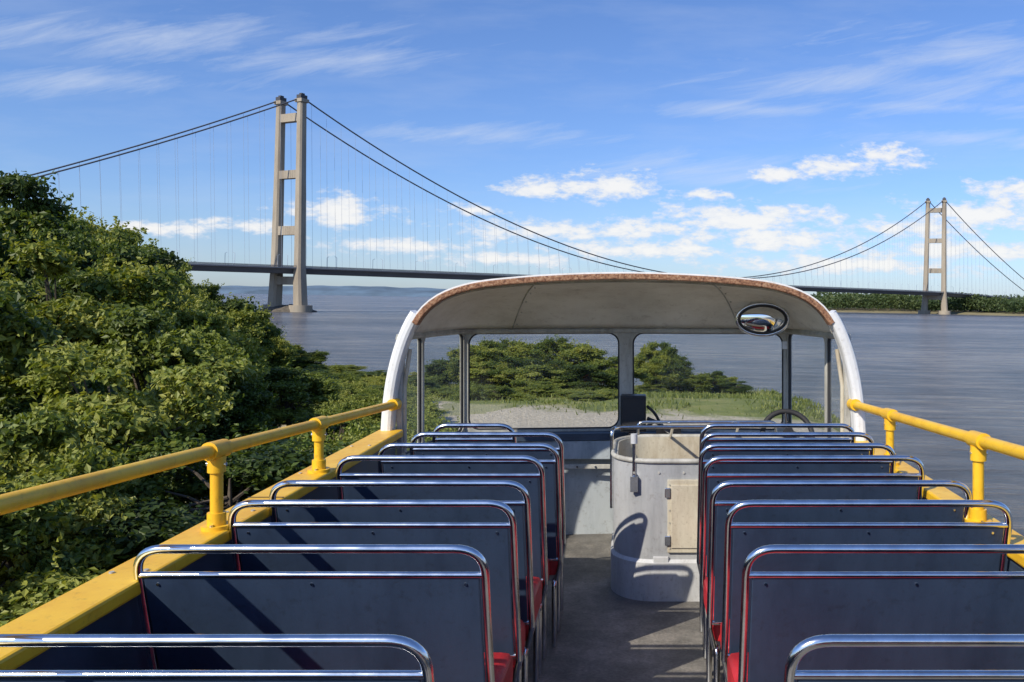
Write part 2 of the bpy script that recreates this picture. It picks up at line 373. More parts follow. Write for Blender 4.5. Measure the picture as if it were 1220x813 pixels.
b.tube(ring,.017,'rubber',10,closed=True)
for t in(90,210,330):
    t=math.radians(t); b.tube([c+nn*.03,c+(e1*math.cos(t)+e2*math.sin(t))*.15],.009,'black',8)
b.tube([c+nn*.05,c-nn*.02],.035,'black',16); b.tube([c,Vector((.93,5.5,-1.2))],.03,'black',12)
b.obj('steering_wheel',bus)
b=MB(); c=Vector((.775,5.22,-.15)); rows=[]; nrm=Vector((-.08,-1,-.12)).normalized(); e1=Vector((1,-.08,0)).normalized(); e2=nrm.cross(e1); 
if e2.z<0: e2=-e2
TT=[2*math.pi*i/40 for i in range(40)]
for rr_,dp in((.0,.035),(.3,.033),(.6,.024),(.85,.01),(.97,0)):
    rows.append([c+e1*math.cos(t)*.155*rr_+e2*math.sin(t)*.095*rr_+nrm*dp for t in TT])
b.loft(rows,'mirror',True,True)
b.tube([c+e1*math.cos(t)*.158+e2*math.sin(t)*.098 for t in TT],.012,'chrome',10,closed=True)
b.tube([c+e1*math.cos(t)*.147+e2*math.sin(t)*.087+nrm*.006 for t in TT],.009,'black',10,closed=True)
rows=[[c+e1*math.cos(t)*.158*q+e2*math.sin(t)*.098*q-nrm*dp for t in TT] for q,dp in((1,0),(.8,.03),(.3,.05),(0.0,.052))]
b.loft(rows,'black',True,True)
b.tube([c-nrm*.04,Vector((.80,5.36,-.02))],.012,'black',8)
b.obj('interior_mirror',bus)

# ---------------------------------------------------------------- SEATS
def seat(x0,x1,y,depth):
    H=-.65; tilt=.26
    yy=lambda z:y+(H-z)*tilt
    b=MB()
    path=[(x0,yy(-1.2)-.0,-1.2),(x0,yy(H),H),(x1,yy(H),H),(x1,yy(-1.2),-1.2)]
    b.tube(fillet(path,.075,9),.0115,'chrome',12)
    zt=-.722; zl=-1.185; sx=.014
    def slab(xa,xb,za,zb_,off0,off1,k):
        vs=[]
        for x in(xa,xb):
            for z in(za,zb_):
                for o_ in(off0,off1): vs.append((x,yy(z)+o_,z))
        b.add(vs,[(0,1,3,2),(4,6,7,5),(0,4,5,1),(2,3,7,6),(0,2,6,4),(1,5,7,3)],k)
    slab(x0+sx,x1-sx,zl,zt,-.006,.006,'panel')
    slab(x0+sx+.015,x1-sx-.015,zl+.02,zt-.03,.007,.045,'navy')
    b.tube([(x0+.004,yy(zt)-.002,zt),(x1-.004,yy(zt)-.002,zt)],.0085,'chrome',10)
    b.tube([(x0+.004,yy(zl),zl),(x1-.004,yy(zl),zl)],.009,'chrome',8)
    for x in(x0+.05,(x0+x1)/2,x1-.05):
        b.cyl((x,yy(zt-.025)-.006,zt-.025),(x,yy(zt-.025)-.009,zt-.025),.004,'chrome',8)
    c0=yy(-1.2)+.03; c1=c0+depth
    prof=[(c0,-1.27),(c0,-1.17),(c0+.02,-1.155),(c0+depth*.5,-1.145),(c1-.03,-1.15),(c1-.005,-1.17),(c1,-1.2),(c1-.01,-1.255),(c1-.03,-1.27)]
    rws=[]
    for xx,sc in((x0+.01,.75),(x0+.02,.95),(x0+.045,1),(x1-.045,1),(x1-.02,.95),(x1-.01,.75)):
        my=(c0+c1)/2; mz=-1.21
        rws.append([(xx,my+(p[0]-my)*(.9+.1*sc),mz+(p[1]-mz)*sc) for p in prof])
    b.loft(rws,'red',True,True); b.add(rws[0],[tuple(range(len(prof)))],'red'); b.add(rws[-1],[tuple(range(len(prof)))[::-1]],'red')
    b.box(((x0+x1)/2,(c0+c1)/2,-1.285),(x1-x0-.03,depth-.04,.03),'frame')
    for x in(x0+.03,x1-.03):
        b.tube(fillet([(x,c0+.01,FL+.005),(x,c0+.01,-1.29),(x,c1-.03,-1.29),(x,c1-.05,FL+.005)],.04,5),.012,'chrome',8)
    b.tube([(x1,yy(-1.2),-1.2),(x1-.02,c0+.01,-1.29)],.011,'chrome',8); b.tube([(x0,yy(-1.2),-1.2),(x0+.02,c0+.01,-1.29)],.011,'chrome',8)
    b.obj('bus_seat',None,R,bevel=.004,loc=((x0+x1)/2,y,FL))
D=[1.58,2.15,2.62,2.90,3.35,3.63,3.92,4.19]
XLo=[-1.275,-1.29,-1.275,-1.27,-1.2,-1.12,-1.06,-1.02]; XLi=[-.40,-.395,-.393,-.385,-.385,-.35,-.36,-.62]
XRi=[.29,.28,.285,.26,.27,.275,.30,.32]; XRo=[1.15,1.16,1.165,1.15,1.14,1.11,1.10,1.08]
nxt=[a-b_ for a,b_ in zip(D[1:],D)]+[.4]
for i,d in enumerate(D):
    dep=max(.2,min(.42,nxt[i]-.06))
    seat(XLo[i],XLi[i],d,dep); seat(XRi[i],XRo[i],d,dep)
for d in(-.2,-1.0): 
    seat(-1.275,-.40,d,.42); seat(.29,1.15,d,.42)

# ---------------------------------------------------------------- BRIDGE
br=empty('suspension_bridge')
T1=Vector((-259.5,622,0)); T2=Vector((410,1160,0)); AX=(T2-T1); SP=AX.length; AX.normalize(); CV=Vector((-.9,.43,0)).normalized()
HW=11.0; WZ=-14
dz=lambda t: float(np.interp(t,[-400,0,SP,SP+120,SP+260,SP+600],[18.5,18.6,16.2,13.0,8.0,2]))
topz=142.0
RZ=Matrix.Rotation(math.atan2(CV.y,CV.x),3,'Z')
def tower(T,name):
    b=MB()
    def leg(sgn):
        rows=[]
        for z,off,w,dp in((WZ-2,HW+2.5,9.0,9.0),(WZ+5,HW+2.2,8.4,8.5),(12,HW+1.0,7.6,8.0),(20,HW+.9,6.8,7.2),(80,HW+.2,5.9,6.4),(topz-2,HW-.3,5.2,5.8)):
            c=T+CV*(sgn*off)+Vector((0,0,z)); ch=.18; q=[]
            for x,y in((-.5,-.5+ch),(-.5+ch,-.5),(.5-ch,-.5),(.5,-.5+ch),(.5,.5-ch),(.5-ch,.5),(-.5+ch,.5),(-.5,.5-ch)):
                q.append(c+RZ@Vector((x*w,y*dp,0)))
            rows.append(q)
        b.loft(rows,'concrete',False,True); b.add(rows[-1],[tuple(range(8))],'concrete')
        c=T+CV*(sgn*(HW-.3))
        b.box(c+Vector((0,0,topz-.5)),(7.0,7.2,2.5),'concrete',RZ); b.box(c+Vector((0,0,topz+2)),(4.5,6,3.2),'bronze',RZ); b.box(c+Vector((0,0,topz+4)),(2.5,3,2),'bronze',RZ)
    leg(-1); leg(1)
    for z,h in((129.5,6),(87.5,6),(46,6.5)):
        b.box(T+Vector((0,0,z)),(2*HW-4,4.8,h),'concrete',RZ)
    b.box(T+Vector((0,0,9)),(2*HW-2,6,6),'concrete',RZ)
    b.obj(name,br)
tower(T1,'near_tower'); tower(T2,'far_tower')
b=MB()
for T in(T1,T2):
    for k in(-1,1):
        c=T+CV*k*(HW+2.4); b.cyl(c+Vector((0,0,WZ-3)),c+Vector((0,0,WZ+5)),8.2,'concrete',20)
b.obj('tower_caissons',br)
def cz(t):
    if 0<=t<=SP: return 23+ (topz+2-23)*((t-SP/2)/(SP/2))**2
    s=-t if t<0 else t-SP; Ls=300; z1=15
    f=s/Ls; return (topz+2)*(1-f)+z1*f-30*f*(1-f)
b=MB(); hg=MB()
for k in(-1,1):
    off=CV*k*(HW-.3)
    for t0,t1,n_ in((-300,0,24),(0,SP,70),(SP,SP+300,24)):
        b.tube([T1+AX*t+off+Vector((0,0,cz(t))) for t in np.linspace(t0,t1,n_)],.55,'cable',6)
    t=-290
    while t<SP+290:
        if min(abs(t),abs(t-SP))>6 and cz(t)>dz(t)+2:
            a=T1+AX*t+off
            hg.tube([a+Vector((0,0,cz(t))),a+AX*3+Vector((0,0,dz(t+3)))],.085,'hanger',4,caps=False)
        t+=11
b.obj('main_cables',br); hg.obj('hangers',br)
b=MB(); rows=[]
for t in np.linspace(-420,SP+700,120):
    z=dz(t); q=[]
    for x,h in((-HW-3.5,.2),(-HW-3.5,-.8),(-HW,-1.0),(-HW+3.5,-4.4),(HW-3.5,-4.4),(HW,-1.0),(HW+3.5,-.8),(HW+3.5,.2)):
        q.append(T1+AX*t+CV*x+Vector((0,0,z+h)))
    rows.append(q)
b.loft(rows,'deck',False,True)
for k in(-1,1):
    for xo in(HW+3.4,HW-2):
        for h in(1.3,.8):
            b.tube([T1+AX*t+CV*k*xo+Vector((0,0,dz(t)+h)) for t in np.linspace(-420,SP+700,60)],.12,'deck',4,caps=False)
b.obj('road_deck',br)
b=MB()
for t in np.arange(-400,SP+600,36):
    for k in(-1,1):
        p=T1+AX*t+CV*k*5; b.tube([p+Vector((0,0,dz(t))),p+Vector((0,0,dz(t)+9)),p+CV*(-k)*2+Vector((0,0,dz(t)+9.6))],.17,'hanger',5)
b.obj('deck_lamp_posts',br)
b=MB()
for t in (SP+150,SP+240,SP+340):
    p=T1+AX*t
    for k in(-1,1): b.box(p+CV*k*6+Vector((0,0,(dz(t)-4.4-16)/2)),(7,8,dz(t)-4.4+16),'concrete',RZ)
    b.box(p+Vector((0,0,dz(t)-6)),(22,8.5,3),'concrete',RZ)
b.obj('approach_piers',br)
def mound(name,c,rx,ry,h,k,amp=.5,sc=.15):
    b=MB(); rows=[]
    for i in range(9):
        q=[]; f=i/8
        for j in range(48):
            a=2*math.pi*j/48; p=Vector((math.cos(a)*rx*(1-f*.95),math.sin(a)*ry*(1-f*.95),h*math.sin(f*math.pi/2)))
            p.z+=mnoise.noise(Vector((p.x*sc,p.y*sc,3)))*amp*h if i else -2
            q.append(Vector(c)+p)
        rows.append(q)
    b.loft(rows,k,False,True); b.add(rows[-1],[tuple(range(48))],k); return b.obj(name)
mound('rock_island',(T1.x,T1.y,WZ),24,14,4.6,'rock')

# ---------------------------------------------------------------- WATER
def gridobj(name,xs,ys,zf,m,smooth=True):
    X,Y=np.meshgrid(xs,ys); Z=zf(X,Y); nx,ny=len(xs),len(ys)
    V=np.stack([X.ravel(),Y.ravel(),np.asarray(Z).ravel()],1)
    idx=np.arange(nx*ny).reshape(ny,nx); F=np.stack([idx[:-1,:-1].ravel(),idx[:-1,1:].ravel(),idx[1:,1:].ravel(),idx[1:,:-1].ravel()],1)
    me=bpy.data.meshes.new(name); me.from_pydata(V.tolist(),[],F.tolist()); me.materials.append(m)
    me.polygons.foreach_set('use_smooth',[smooth]*len(F)); me.update()
    o=bpy.data.objects.new(name,me); COL.objects.link(o); return o
m,nt,b=mat('estuary_water'); geo=N(nt,'ShaderNodeNewGeometry')
mp=N(nt,'ShaderNodeMapping'); mp.inputs['Rotation'].default_value=(0,0,.12); mp.inputs['Scale'].default_value=(.28,1,1); nt.links.new(geo.outputs['Position'],mp.inputs[0])
def nz(sc,det,vec=mp.outputs[0],ro=.6):
    n=N(nt,'ShaderNodeTexNoise'); n.inputs['Scale'].default_value=sc; n.inputs['Detail'].default_value=det; n.inputs['Roughness'].default_value=ro; nt.links.new(vec,n.inputs[0]); return n
w1=nz(.22,8,ro=.72); w3=nz(.008,8,ro=.7); w5=nz(.05,6,ro=.75)
hsum=N(nt,'ShaderNodeMath',operation='MULTIPLY_ADD'); hsum.inputs[1].default_value=2.2; nt.links.new(w5.outputs['Fac'],hsum.inputs[0]); nt.links.new(w1.outputs['Fac'],hsum.inputs[2])
bp=N(nt,'ShaderNodeBump'); bp.inputs['Strength'].default_value=1; bp.inputs['Distance'].default_value=6; nt.links.new(hsum.outputs[0],bp.inputs['Height']); nt.links.new(bp.outputs[0],b.inputs['Normal'])
ad=N(nt,'ShaderNodeMath',operation='MULTIPLY_ADD'); ad.inputs[1].default_value=1.0; nt.links.new(w1.outputs['Fac'],ad.inputs[0]); 
ad2=N(nt,'ShaderNodeMath',operation='MULTIPLY_ADD'); ad2.inputs[1].default_value=1.0; nt.links.new(w3.outputs['Fac'],ad2.inputs[0]); ad2.inputs[2].default_value=-.5; nt.links.new(ad2.outputs[0],ad.inputs[2])
r=ramp(nt,[(.36,(.075,.078,.092)),(.5,(.165,.162,.165)),(.64,(.29,.27,.25))]); nt.links.new(ad.outputs[0],r.inputs[0]); nt.links.new(r.outputs[0],b.inputs[0])
b.inputs['Roughness'].default_value=.25; b.inputs['IOR'].default_value=1.33
gridobj('river_water',np.array([-30000,-3000,-400,0,400,3000,30000.]),np.array([-30000,-2000,-200,0,400,1500,4000,30000.]),lambda X,Y:X*0+WZ,m,False)

# ---------------------------------------------------------------- GROUND
def vnoise(X,Y,s,seed=0):
    out=np.zeros(X.shape); it=np.nditer([X,Y,out],op_flags=[['readonly'],['readonly'],['writeonly']])
    for a,c,o_ in it: o_[...]=mnoise.noise(Vector((float(a)*s+seed,float(c)*s,seed*.37)))
    return out
def gz0(X,Y):
    ye=Y-np.clip(-X-12,0,90)*1.1-np.clip((X-14)*1.0,0,10)
    zy=np.interp(ye,[-300,25,32,50,60,92,120],[-3.9,-3.95,-4.15,-5.3,-7.4,-14.6,-17])
    Xe=X-np.interp(Y,[40,60,82,95],[0,3,4,1])*np.clip((X-12)/6,0,1)
    zx=np.interp(Xe,[-300,5.5,7.5,12,15,20,25,60],[-3.9,-3.9,-4.4,-9.6,-12.9,-14.1,-15.5,-17])
    return np.minimum(zy,zx)
def gz(X,Y):
    X=np.atleast_1d(np.asarray(X,float)); Y=np.atleast_1d(np.asarray(Y,float))
    far=np.clip((np.hypot(X,Y)-9)/15,0,1)
    return gz0(X,Y)+far*(vnoise(X,Y,.09,2)*.35+vnoise(X,Y,.35,5)*.10)
m,nt,b=mat('rough_grass_and_gravel'); geo=N(nt,'ShaderNodeNewGeometry'); P_=geo.outputs['Position']
n1=nz(.5,8,P_); n2=nz(9,5,P_); n4=nz(.12,4,P_)
g=ramp(nt,[(.3,(.095,.125,.02)),(.5,(.19,.215,.045)),(.7,(.32,.29,.10))]); nt.links.new(n1.outputs['Fac'],g.inputs[0])
sd=ramp(nt,[(.3,(.36,.31,.23)),(.7,(.60,.53,.41))]); nt.links.new(n2.outputs['Fac'],sd.inputs[0])
sep=N(nt,'ShaderNodeSeparateXYZ'); nt.links.new(P_,sep.inputs[0])
def mth(op,a,c=None,d=None,clamp=False):
    n=N(nt,'ShaderNodeMath',operation=op); n.use_clamp=clamp
    for i,q in enumerate((a,c,d)):
        if q is None: continue
        if isinstance(q,(int,float)): n.inputs[i].default_value=q
        else: nt.links.new(q,n.inputs[i])
    return n.outputs[0]
yc=mth('MULTIPLY_ADD',sep.outputs[0],-.32,28.5)
yc=mth('MULTIPLY_ADD',n1.outputs['Fac'],5.0,yc)
near=mth('DIVIDE',mth('SUBTRACT',yc,sep.outputs[1]),1.2,None,True)
yn=mth('DIVIDE',mth('SUBTRACT',sep.outputs[1],mth('MULTIPLY_ADD',n1.outputs['Fac'],3.0,13)),2,None,True)
xin=mth('DIVIDE',mth('ADD',sep.outputs[0],4.0),.8,None,True)
near=mth('MULTIPLY',near,mth('MAXIMUM',yn,xin))
near=mth('MULTIPLY',near,mth('MULTIPLY_ADD',mth('GREATER_THAN',n4.outputs['Fac'],.62),-.6,1))
low=mth('DIVIDE',mth('SUBTRACT',mth('MULTIPLY_ADD',n1.outputs['Fac'],3.0,-10.8),sep.outputs[2]),1.6,None,True)
mk=mth('MAXIMUM',near,low)
mx=N(nt,'ShaderNodeMixRGB'); nt.links.new(mk,mx.inputs[0]); nt.links.new(g.outputs[0],mx.inputs[1]); nt.links.new(sd.outputs[0],mx.inputs[2])
wet=mth('DIVIDE',mth('SUBTRACT',-12.6,sep.outputs[2]),1.2,None,True)
mw_=N(nt,'ShaderNodeMixRGB',blend_type='MULTIPLY'); nt.links.new(wet,mw_.inputs[0]); nt.links.new(mx.outputs[0],mw_.inputs[1]); mw_.inputs[2].default_value=(.6,.48,.36,1)
nt.links.new(mw_.outputs[0],b.inputs[0]); b.inputs['Roughness'].default_value=.9
bp=N(nt,'ShaderNodeBump'); bp.inputs['Strength'].default_value=.8; bp.inputs['Distance'].default_value=.15; nt.links.new(n2.outputs['Fac'],bp.inputs['Height']); nt.links.new(bp.outputs[0],b.inputs['Normal'])
gridobj('ground',np.linspace(-220,60,211),np.linspace(-200,240,331),gz,m)

# ---------------------------------------------------------------- TREES
def quadmesh(name,C,Nn,SZ,SH,mats_,tubes=None,asp=1.35):
    n=len(C); rnd=rng.normal(size=(n,3)); U=np.cross(Nn,rnd); U/=np.linalg.norm(U,axis=1)[:,None]+1e-9; W=np.cross(Nn,U)
    a=(SZ*.5)[:,None]; fold=Nn*(a*.25)
    V=np.stack([C-U*a*asp,C-W*a*.75+fold,C+U*a*asp,C+W*a*.75+fold],1).reshape(-1,3)
    F=np.arange(4*n).reshape(n,4).tolist(); sh=np.repeat(SH,4).tolist(); mi=[0]*n; vl=V.tolist()
    if tubes:
        o=len(vl); vl+=[tuple(x) for x in tubes.v]; F+=[tuple(o+i for i in f) for f in tubes.f]; mi+=[1]*len(tubes.f); sh+=[0.3]*len(tubes.v)
    me=bpy.data.meshes.new(name); me.from_pydata(vl,[],F)
    for k in mats_: me.materials.append(M[k])
    me.polygons.foreach_set('material_index',mi); at=me.attributes.new('shade','FLOAT','POINT'); at.data.foreach_set('value',sh); me.update(); return me
def unit(n):
    v=rng.normal(size=(n,3)); return v/np.linalg.norm(v,axis=1)[:,None]
def treemesh(name,leafk='leaf',nl=34000,nc=52,rx=2.0,hz=5.0,base=.10,ls=.115):
    zc=hz*(.5+base*.5); rz=hz*(1-base)*.5
    d=unit(nc); rad=rng.uniform(.3,1.0,nc)**.5
    cc=d*rad[:,None]*np.array([rx*.9,rx*.9,rz*.95])+np.array([0,0,zc])
    cc[:,0]*=1+.22*np.sin(cc[:,2]*1.3+rng.uniform(0,6)); cc[:,1]*=1+.22*np.cos(cc[:,2]*1.1+rng.uniform(0,6))
    cr=rng.uniform(.16,.50,nc)*rx*.62; csh=rng.uniform(-.28,.30,nc)
    w=cr**1.8; w/=w.sum(); ci=rng.choice(nc,nl,p=w)
    dd=unit(nl); dd[:,2]=np.abs(dd[:,2])*np.where(rng.random(nl)<.75,1,-1)
    rr_=rng.uniform(.15,1.0,nl)**.5
    ph=rng.uniform(0,6,(nc,3))
    lump=1+.34*np.sin(dd[:,0]*5+ph[ci,0])*np.sin(dd[:,1]*5+ph[ci,1])*np.cos(dd[:,2]*4+ph[ci,2])+rng.normal(size=nl)*.10
    C=cc[ci]+dd*(cr[ci]*rr_*lump)[:,None]*np.array([1.25,1.25,.62]); C+=rng.normal(size=(nl,3))*.05
    Nn=dd*.55+rng.normal(size=(nl,3))*.6+np.array([0,0,.35]); Nn/=np.linalg.norm(Nn,axis=1)[:,None]
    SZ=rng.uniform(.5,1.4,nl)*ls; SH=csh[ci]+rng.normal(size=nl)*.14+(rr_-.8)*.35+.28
    ns=260; k=rng.choice(nc,ns); sd_=unit(ns); sd_[:,2]=np.abs(sd_[:,2])
    P0=cc[k]+sd_*cr[k][:,None]*.85; m_=14; ts=rng.uniform(0,1,(ns,m_)); Ls=rng.uniform(.2,.65,ns)
    SPp=(P0[:,None,:]+sd_[:,None,:]*(ts*Ls[:,None])[:,:,None]+rng.normal(size=(ns,m_,3))*.045).reshape(-1,3)
    C=np.vstack([C,SPp]); Nn=np.vstack([Nn,unit(len(SPp))]); SZ=np.concatenate([SZ,rng.uniform(.6,1.1,len(SPp))*ls]); SH=np.concatenate([SH,np.full(len(SPp),.5)])
    tb=MB(); top=Vector((.1,.05,hz*.75)); tb.tube([(0,0,-.6),(.03,.02,hz*.25),(.08,-.04,hz*.5),top],[.13,.10,.07,.02],'bark',8)
    for q in range(26):
        z=rng.uniform(.15,.65)*hz; e=cc[rng.integers(nc)]; s=Vector((.05,0,z)); e=Vector(e); mid=s.lerp(e,.5)+Vector((0,0,.15))
        tb.tube([s,mid,e],[.045,.03,.01],'bark',5)
    return quadmesh(name,C,Nn,SZ,SH,[leafk,'bark'],tb)
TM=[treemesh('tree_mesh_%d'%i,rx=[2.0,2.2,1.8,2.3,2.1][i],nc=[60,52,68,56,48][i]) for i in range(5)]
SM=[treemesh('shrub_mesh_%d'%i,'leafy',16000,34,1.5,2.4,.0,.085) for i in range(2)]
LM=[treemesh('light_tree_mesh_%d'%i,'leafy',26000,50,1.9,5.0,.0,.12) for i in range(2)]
woods=empty('woodland')
def skyr(u):
    return np.interp(u,[-1.5,-.76,-.70,-.61,-.54,-.48,-.43,-.385,-.355,-.33],[.10,.150,.126,.076,.034,.006,-.026,-.070,-.100,-.16])
cnt=0; pts=[]
y=2.0
while y<84:
    sp=2.5+y*.03
    x=-4.2
    while x>-62:
        px=x+random.uniform(-.8,.8)*sp*.45; py=y+random.uniform(-.8,.8)*sp*.45
        u=px/max(py,.5)
        if -1.35<u<-.33 and py>1.0 and px<-4.0: pts.append((px,py,u))
        x-=sp
    y+=sp
for px,py,u in pts:
    g_=float(gz(px,py)[0])
    if g_<-13.2: continue
    ueff=min(-.33,u+1.0/py)
    T=float(skyr(ueff))*py
    cap=-1.9+(-px-4.2)*.34
    jit=random.choice([0,0,-.6,-1.3,-2.2])+random.uniform(-.4,.4)
    top=min(T+min(0,jit)*min(1,py/22)+.2,cap+jit*min(1,py/9))
    h=top-g_
    if h<1.0:
        if u>-.42 and T-g_<.6: continue
        h=1.0
    if -px<5.8: h=min(h,2.6)
    h=min(h,9.5)
    me=random.choice(TM) if random.random()<.84 else random.choice(LM); near=(py<22 and -px<16)
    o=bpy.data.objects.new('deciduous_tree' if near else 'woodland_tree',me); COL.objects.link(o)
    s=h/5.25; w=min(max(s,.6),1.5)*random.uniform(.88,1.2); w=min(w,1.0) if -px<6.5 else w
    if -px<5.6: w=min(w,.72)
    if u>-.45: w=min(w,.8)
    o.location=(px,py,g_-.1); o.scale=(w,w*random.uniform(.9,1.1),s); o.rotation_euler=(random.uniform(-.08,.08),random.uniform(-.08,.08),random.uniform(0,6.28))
    if not near: o.parent=woods
    cnt+=1
def plant(me,name,x,y,top,w=None,base=5.25):
    g_=float(gz(x,y)[0]); h=max(.5,top-g_); s=h/base; o=bpy.data.objects.new(name,me); COL.objects.link(o); w=w or s
    o.location=(x,y,g_-.15); o.scale=(w,w,s); o.rotation_euler=(0,0,random.uniform(0,6.28)); return o
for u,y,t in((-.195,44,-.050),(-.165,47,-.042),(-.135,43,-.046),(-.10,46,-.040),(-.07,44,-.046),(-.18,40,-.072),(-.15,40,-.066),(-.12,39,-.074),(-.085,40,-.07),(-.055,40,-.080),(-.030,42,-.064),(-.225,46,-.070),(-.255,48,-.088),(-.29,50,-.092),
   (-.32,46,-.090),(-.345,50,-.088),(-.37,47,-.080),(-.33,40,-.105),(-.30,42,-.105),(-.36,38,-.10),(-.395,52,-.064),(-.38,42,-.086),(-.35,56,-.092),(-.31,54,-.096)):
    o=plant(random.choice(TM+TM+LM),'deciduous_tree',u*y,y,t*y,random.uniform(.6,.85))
for i in range(15):
    u=-.27+i*.0175; y=random.uniform(34,37.5); f=i%3; plant(random.choice(SM if f else LM),'shrub',u*y,y,random.uniform(-.120,-.092)*y,random.uniform(.5,.8) if f else .42,2.5 if f else 5.25)
for u,y,t in((.016,48,-.046),(.034,50,-.046),(.050,49,-.060),(.024,46,-.066),(.04,47,-.07)):
    plant(random.choice(TM),'deciduous_tree',u*y,y,t*y,random.uniform(.40,.52))
for u,y,t in((.062,47,-.088),(.076,47,-.082),(.092,48,-.080),(.108,48,-.085),(.120,47,-.092),(.02,45,-.098)):
    plant(random.choice(TM),'shrub',u*y,y,t*y,random.uniform(.32,.44))
for i in range(48):
    y=random.uniform(8,42); u=random.uniform(-.375,-.25); x=u*y
    if x>-2.6: continue
    top=min(y*random.uniform(-.17,-.115),-2.1)
    g_=float(gz(x,y)[0])
    if top-g_<.7: top=g_+.9
    if random.random()<.75: plant(random.choice(SM),'shrub',x,y,top,random.uniform(.5,.8),2.5)
    else: plant(random.choice(TM),'shrub',x,y,top,random.uniform(.35,.5))
for x,y in((13,42),(14.5,46),(16.5,52),(18.5,58)):
    g_=float(gz(x,y)[0]); plant(random.choice(SM),'shrub',x,y,g_+random.uniform(.5,1.0),random.uniform(.35,.6),2.5)
# grass tufts on the meadow in front
n=42000; X=rng.uniform(-16,8,n); Y=rng.uniform(28,62,n); keep=(Y>30.8-.32*X*1.0+rng.normal(size=n)*1.1)&((vnoise(X,Y,.3,9)+rng.normal(size=n)*.2)>-.1); X,Y=X[keep],Y[keep]; n=len(X)
Z=gz(X,Y); H=rng.uniform(.05,.17,n)*(1+np.clip(vnoise(X,Y,.5,3),0,1)*1.5); A=rng.uniform(0,6.28,n); w_=.03
dx=np.cos(A)*w_; dy=np.sin(A)*w_; lx=rng.normal(size=n)*.05; ly=rng.normal(size=n)*.05
V=np.stack([np.stack([X-dx,Y-dy,Z],1),np.stack([X+dx,Y+dy,Z],1),np.stack([X+lx+dx*.2,Y+ly+dy*.2,Z+H],1),np.stack([X+lx-dx*.6,Y+ly-dy*.6,Z+H*.9],1)],1).reshape(-1,3)
me=bpy.data.meshes.new('meadow_grass'); me.from_pydata(V.tolist(),[],np.arange(4*n).reshape(n,4).tolist()); me.materials.append(M['blade']); at=me.attributes.new('shade','FLOAT','POINT'); at.data.foreach_set('value',np.repeat(rng.uniform(-.2,.6,n),4).tolist()); me.update()
o=bpy.data.objects.new('meadow_grass',me); COL.objects.link(o)
b=MB()
for i in range(520):
    y=random.uniform(30,92); x=random.uniform(9,26); g_=float(gz(x,y)[0])
    if not -14.2<g_<-10.5: continue
    s=random.uniform(.12,.42); c=Vector((x,y,g_+s*.2)); rows=[]
    for k_ in range(4):
        f=[(.75,-.5),(1,0),(.7,.45),(.1,.6)][k_]
        rows.append([c+Vector((math.cos(a)*s*f[0]*(1+.25*mnoise.noise(Vector((a,i,k_)))),math.sin(a)*s*f[0]*1.2,s*f[1])) for a in [2*math.pi*j/7 for j in range(7)]])
    b.loft(rows,'rock',False,True); b.add(rows[-1],[tuple(range(7))],'rock')
b.obj('foreshore_stones')
def fz(X,Y):
    e=np.clip((Y-1195+70*np.clip((X-430)/60,0,1))/30,0,1)*np.clip((X-225)/60,0,1)
    return WZ-1.5+e*4.5+np.clip((Y-1230)/300,0,1)*6*np.clip((X-240)/200,0,1)
gridobj('far_bank',np.linspace(150,2600,140),np.linspace(1100,2200,90),fz,simple('far_bank_reeds',(.22,.175,.10),.9,0,.25,.02,c2=(.28,.25,.13)))
n=90000; X=rng.uniform(250,1500,n); Y=rng.uniform(1212,1420,n)-70*np.clip((X-440)/60,0,1); zt=np.array([mnoise.noise(Vector((a*.014,c*.01,1)))*9+mnoise.noise(Vector((a*.06,c*.04,4)))*5 for a,c in zip(X,Y)])
hh=np.clip((X-205)/100,0,1)*(21+ np.clip(Y-1215,0,300)*.035+zt)
Z=WZ+2+np.maximum(hh,2)*rng.uniform(.05,1,n)**.6
nn=unit(n); nn[:,2]=np.abs(nn[:,2])
me=quadmesh('distant_woodland',np.stack([X,Y,Z],1),nn,rng.uniform(2.0,4.2,n),np.clip(rng.uniform(-.15,.4,n)+zt*.035,-.3,.6),['farleaf']); o=bpy.data.objects.new('distant_woodland',me); COL.objects.link(o)
b=MB()
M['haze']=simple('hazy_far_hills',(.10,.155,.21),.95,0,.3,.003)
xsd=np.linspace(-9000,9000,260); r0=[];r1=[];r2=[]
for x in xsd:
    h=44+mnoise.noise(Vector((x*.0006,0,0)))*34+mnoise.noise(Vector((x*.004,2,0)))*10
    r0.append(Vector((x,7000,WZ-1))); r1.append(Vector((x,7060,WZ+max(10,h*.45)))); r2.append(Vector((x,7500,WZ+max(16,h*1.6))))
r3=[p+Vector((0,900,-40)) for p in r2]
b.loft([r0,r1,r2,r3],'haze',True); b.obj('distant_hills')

# ---------------------------------------------------------------- WORLD
w=bpy.data.worlds.new('World'); S.world=w; w.use_nodes=True; nt=w.node_tree; nt.nodes.clear()
out=N(nt,'ShaderNodeOutputWorld'); bg=N(nt,'ShaderNodeBackground'); bg.inputs[1].default_value=.12
sky=N(nt,'ShaderNodeTexSky'); sky.sky_type='NISHITA'; sky.sun_disc=False; sd=Vector((-.95,-1.1,1.1)).normalized()
sky.sun_elevation=math.asin(sd.z); sky.sun_rotation=math.atan2(sd.x,sd.y)%(2*math.pi); sky.air_density=1.0; sky.dust_density=.4; sky.ozone_density=2.5; sky.altitude=0
tc=N(nt,'ShaderNodeTexCoord'); sp=N(nt,'ShaderNodeSeparateXYZ'); nt.links.new(tc.outputs['Generated'],sp.inputs[0])
ay=mth('MAXIMUM',mth('ABSOLUTE',sp.outputs[1]),.05)
U=mth('DIVIDE',sp.outputs[0],ay); V=mth('DIVIDE',sp.outputs[2],ay)
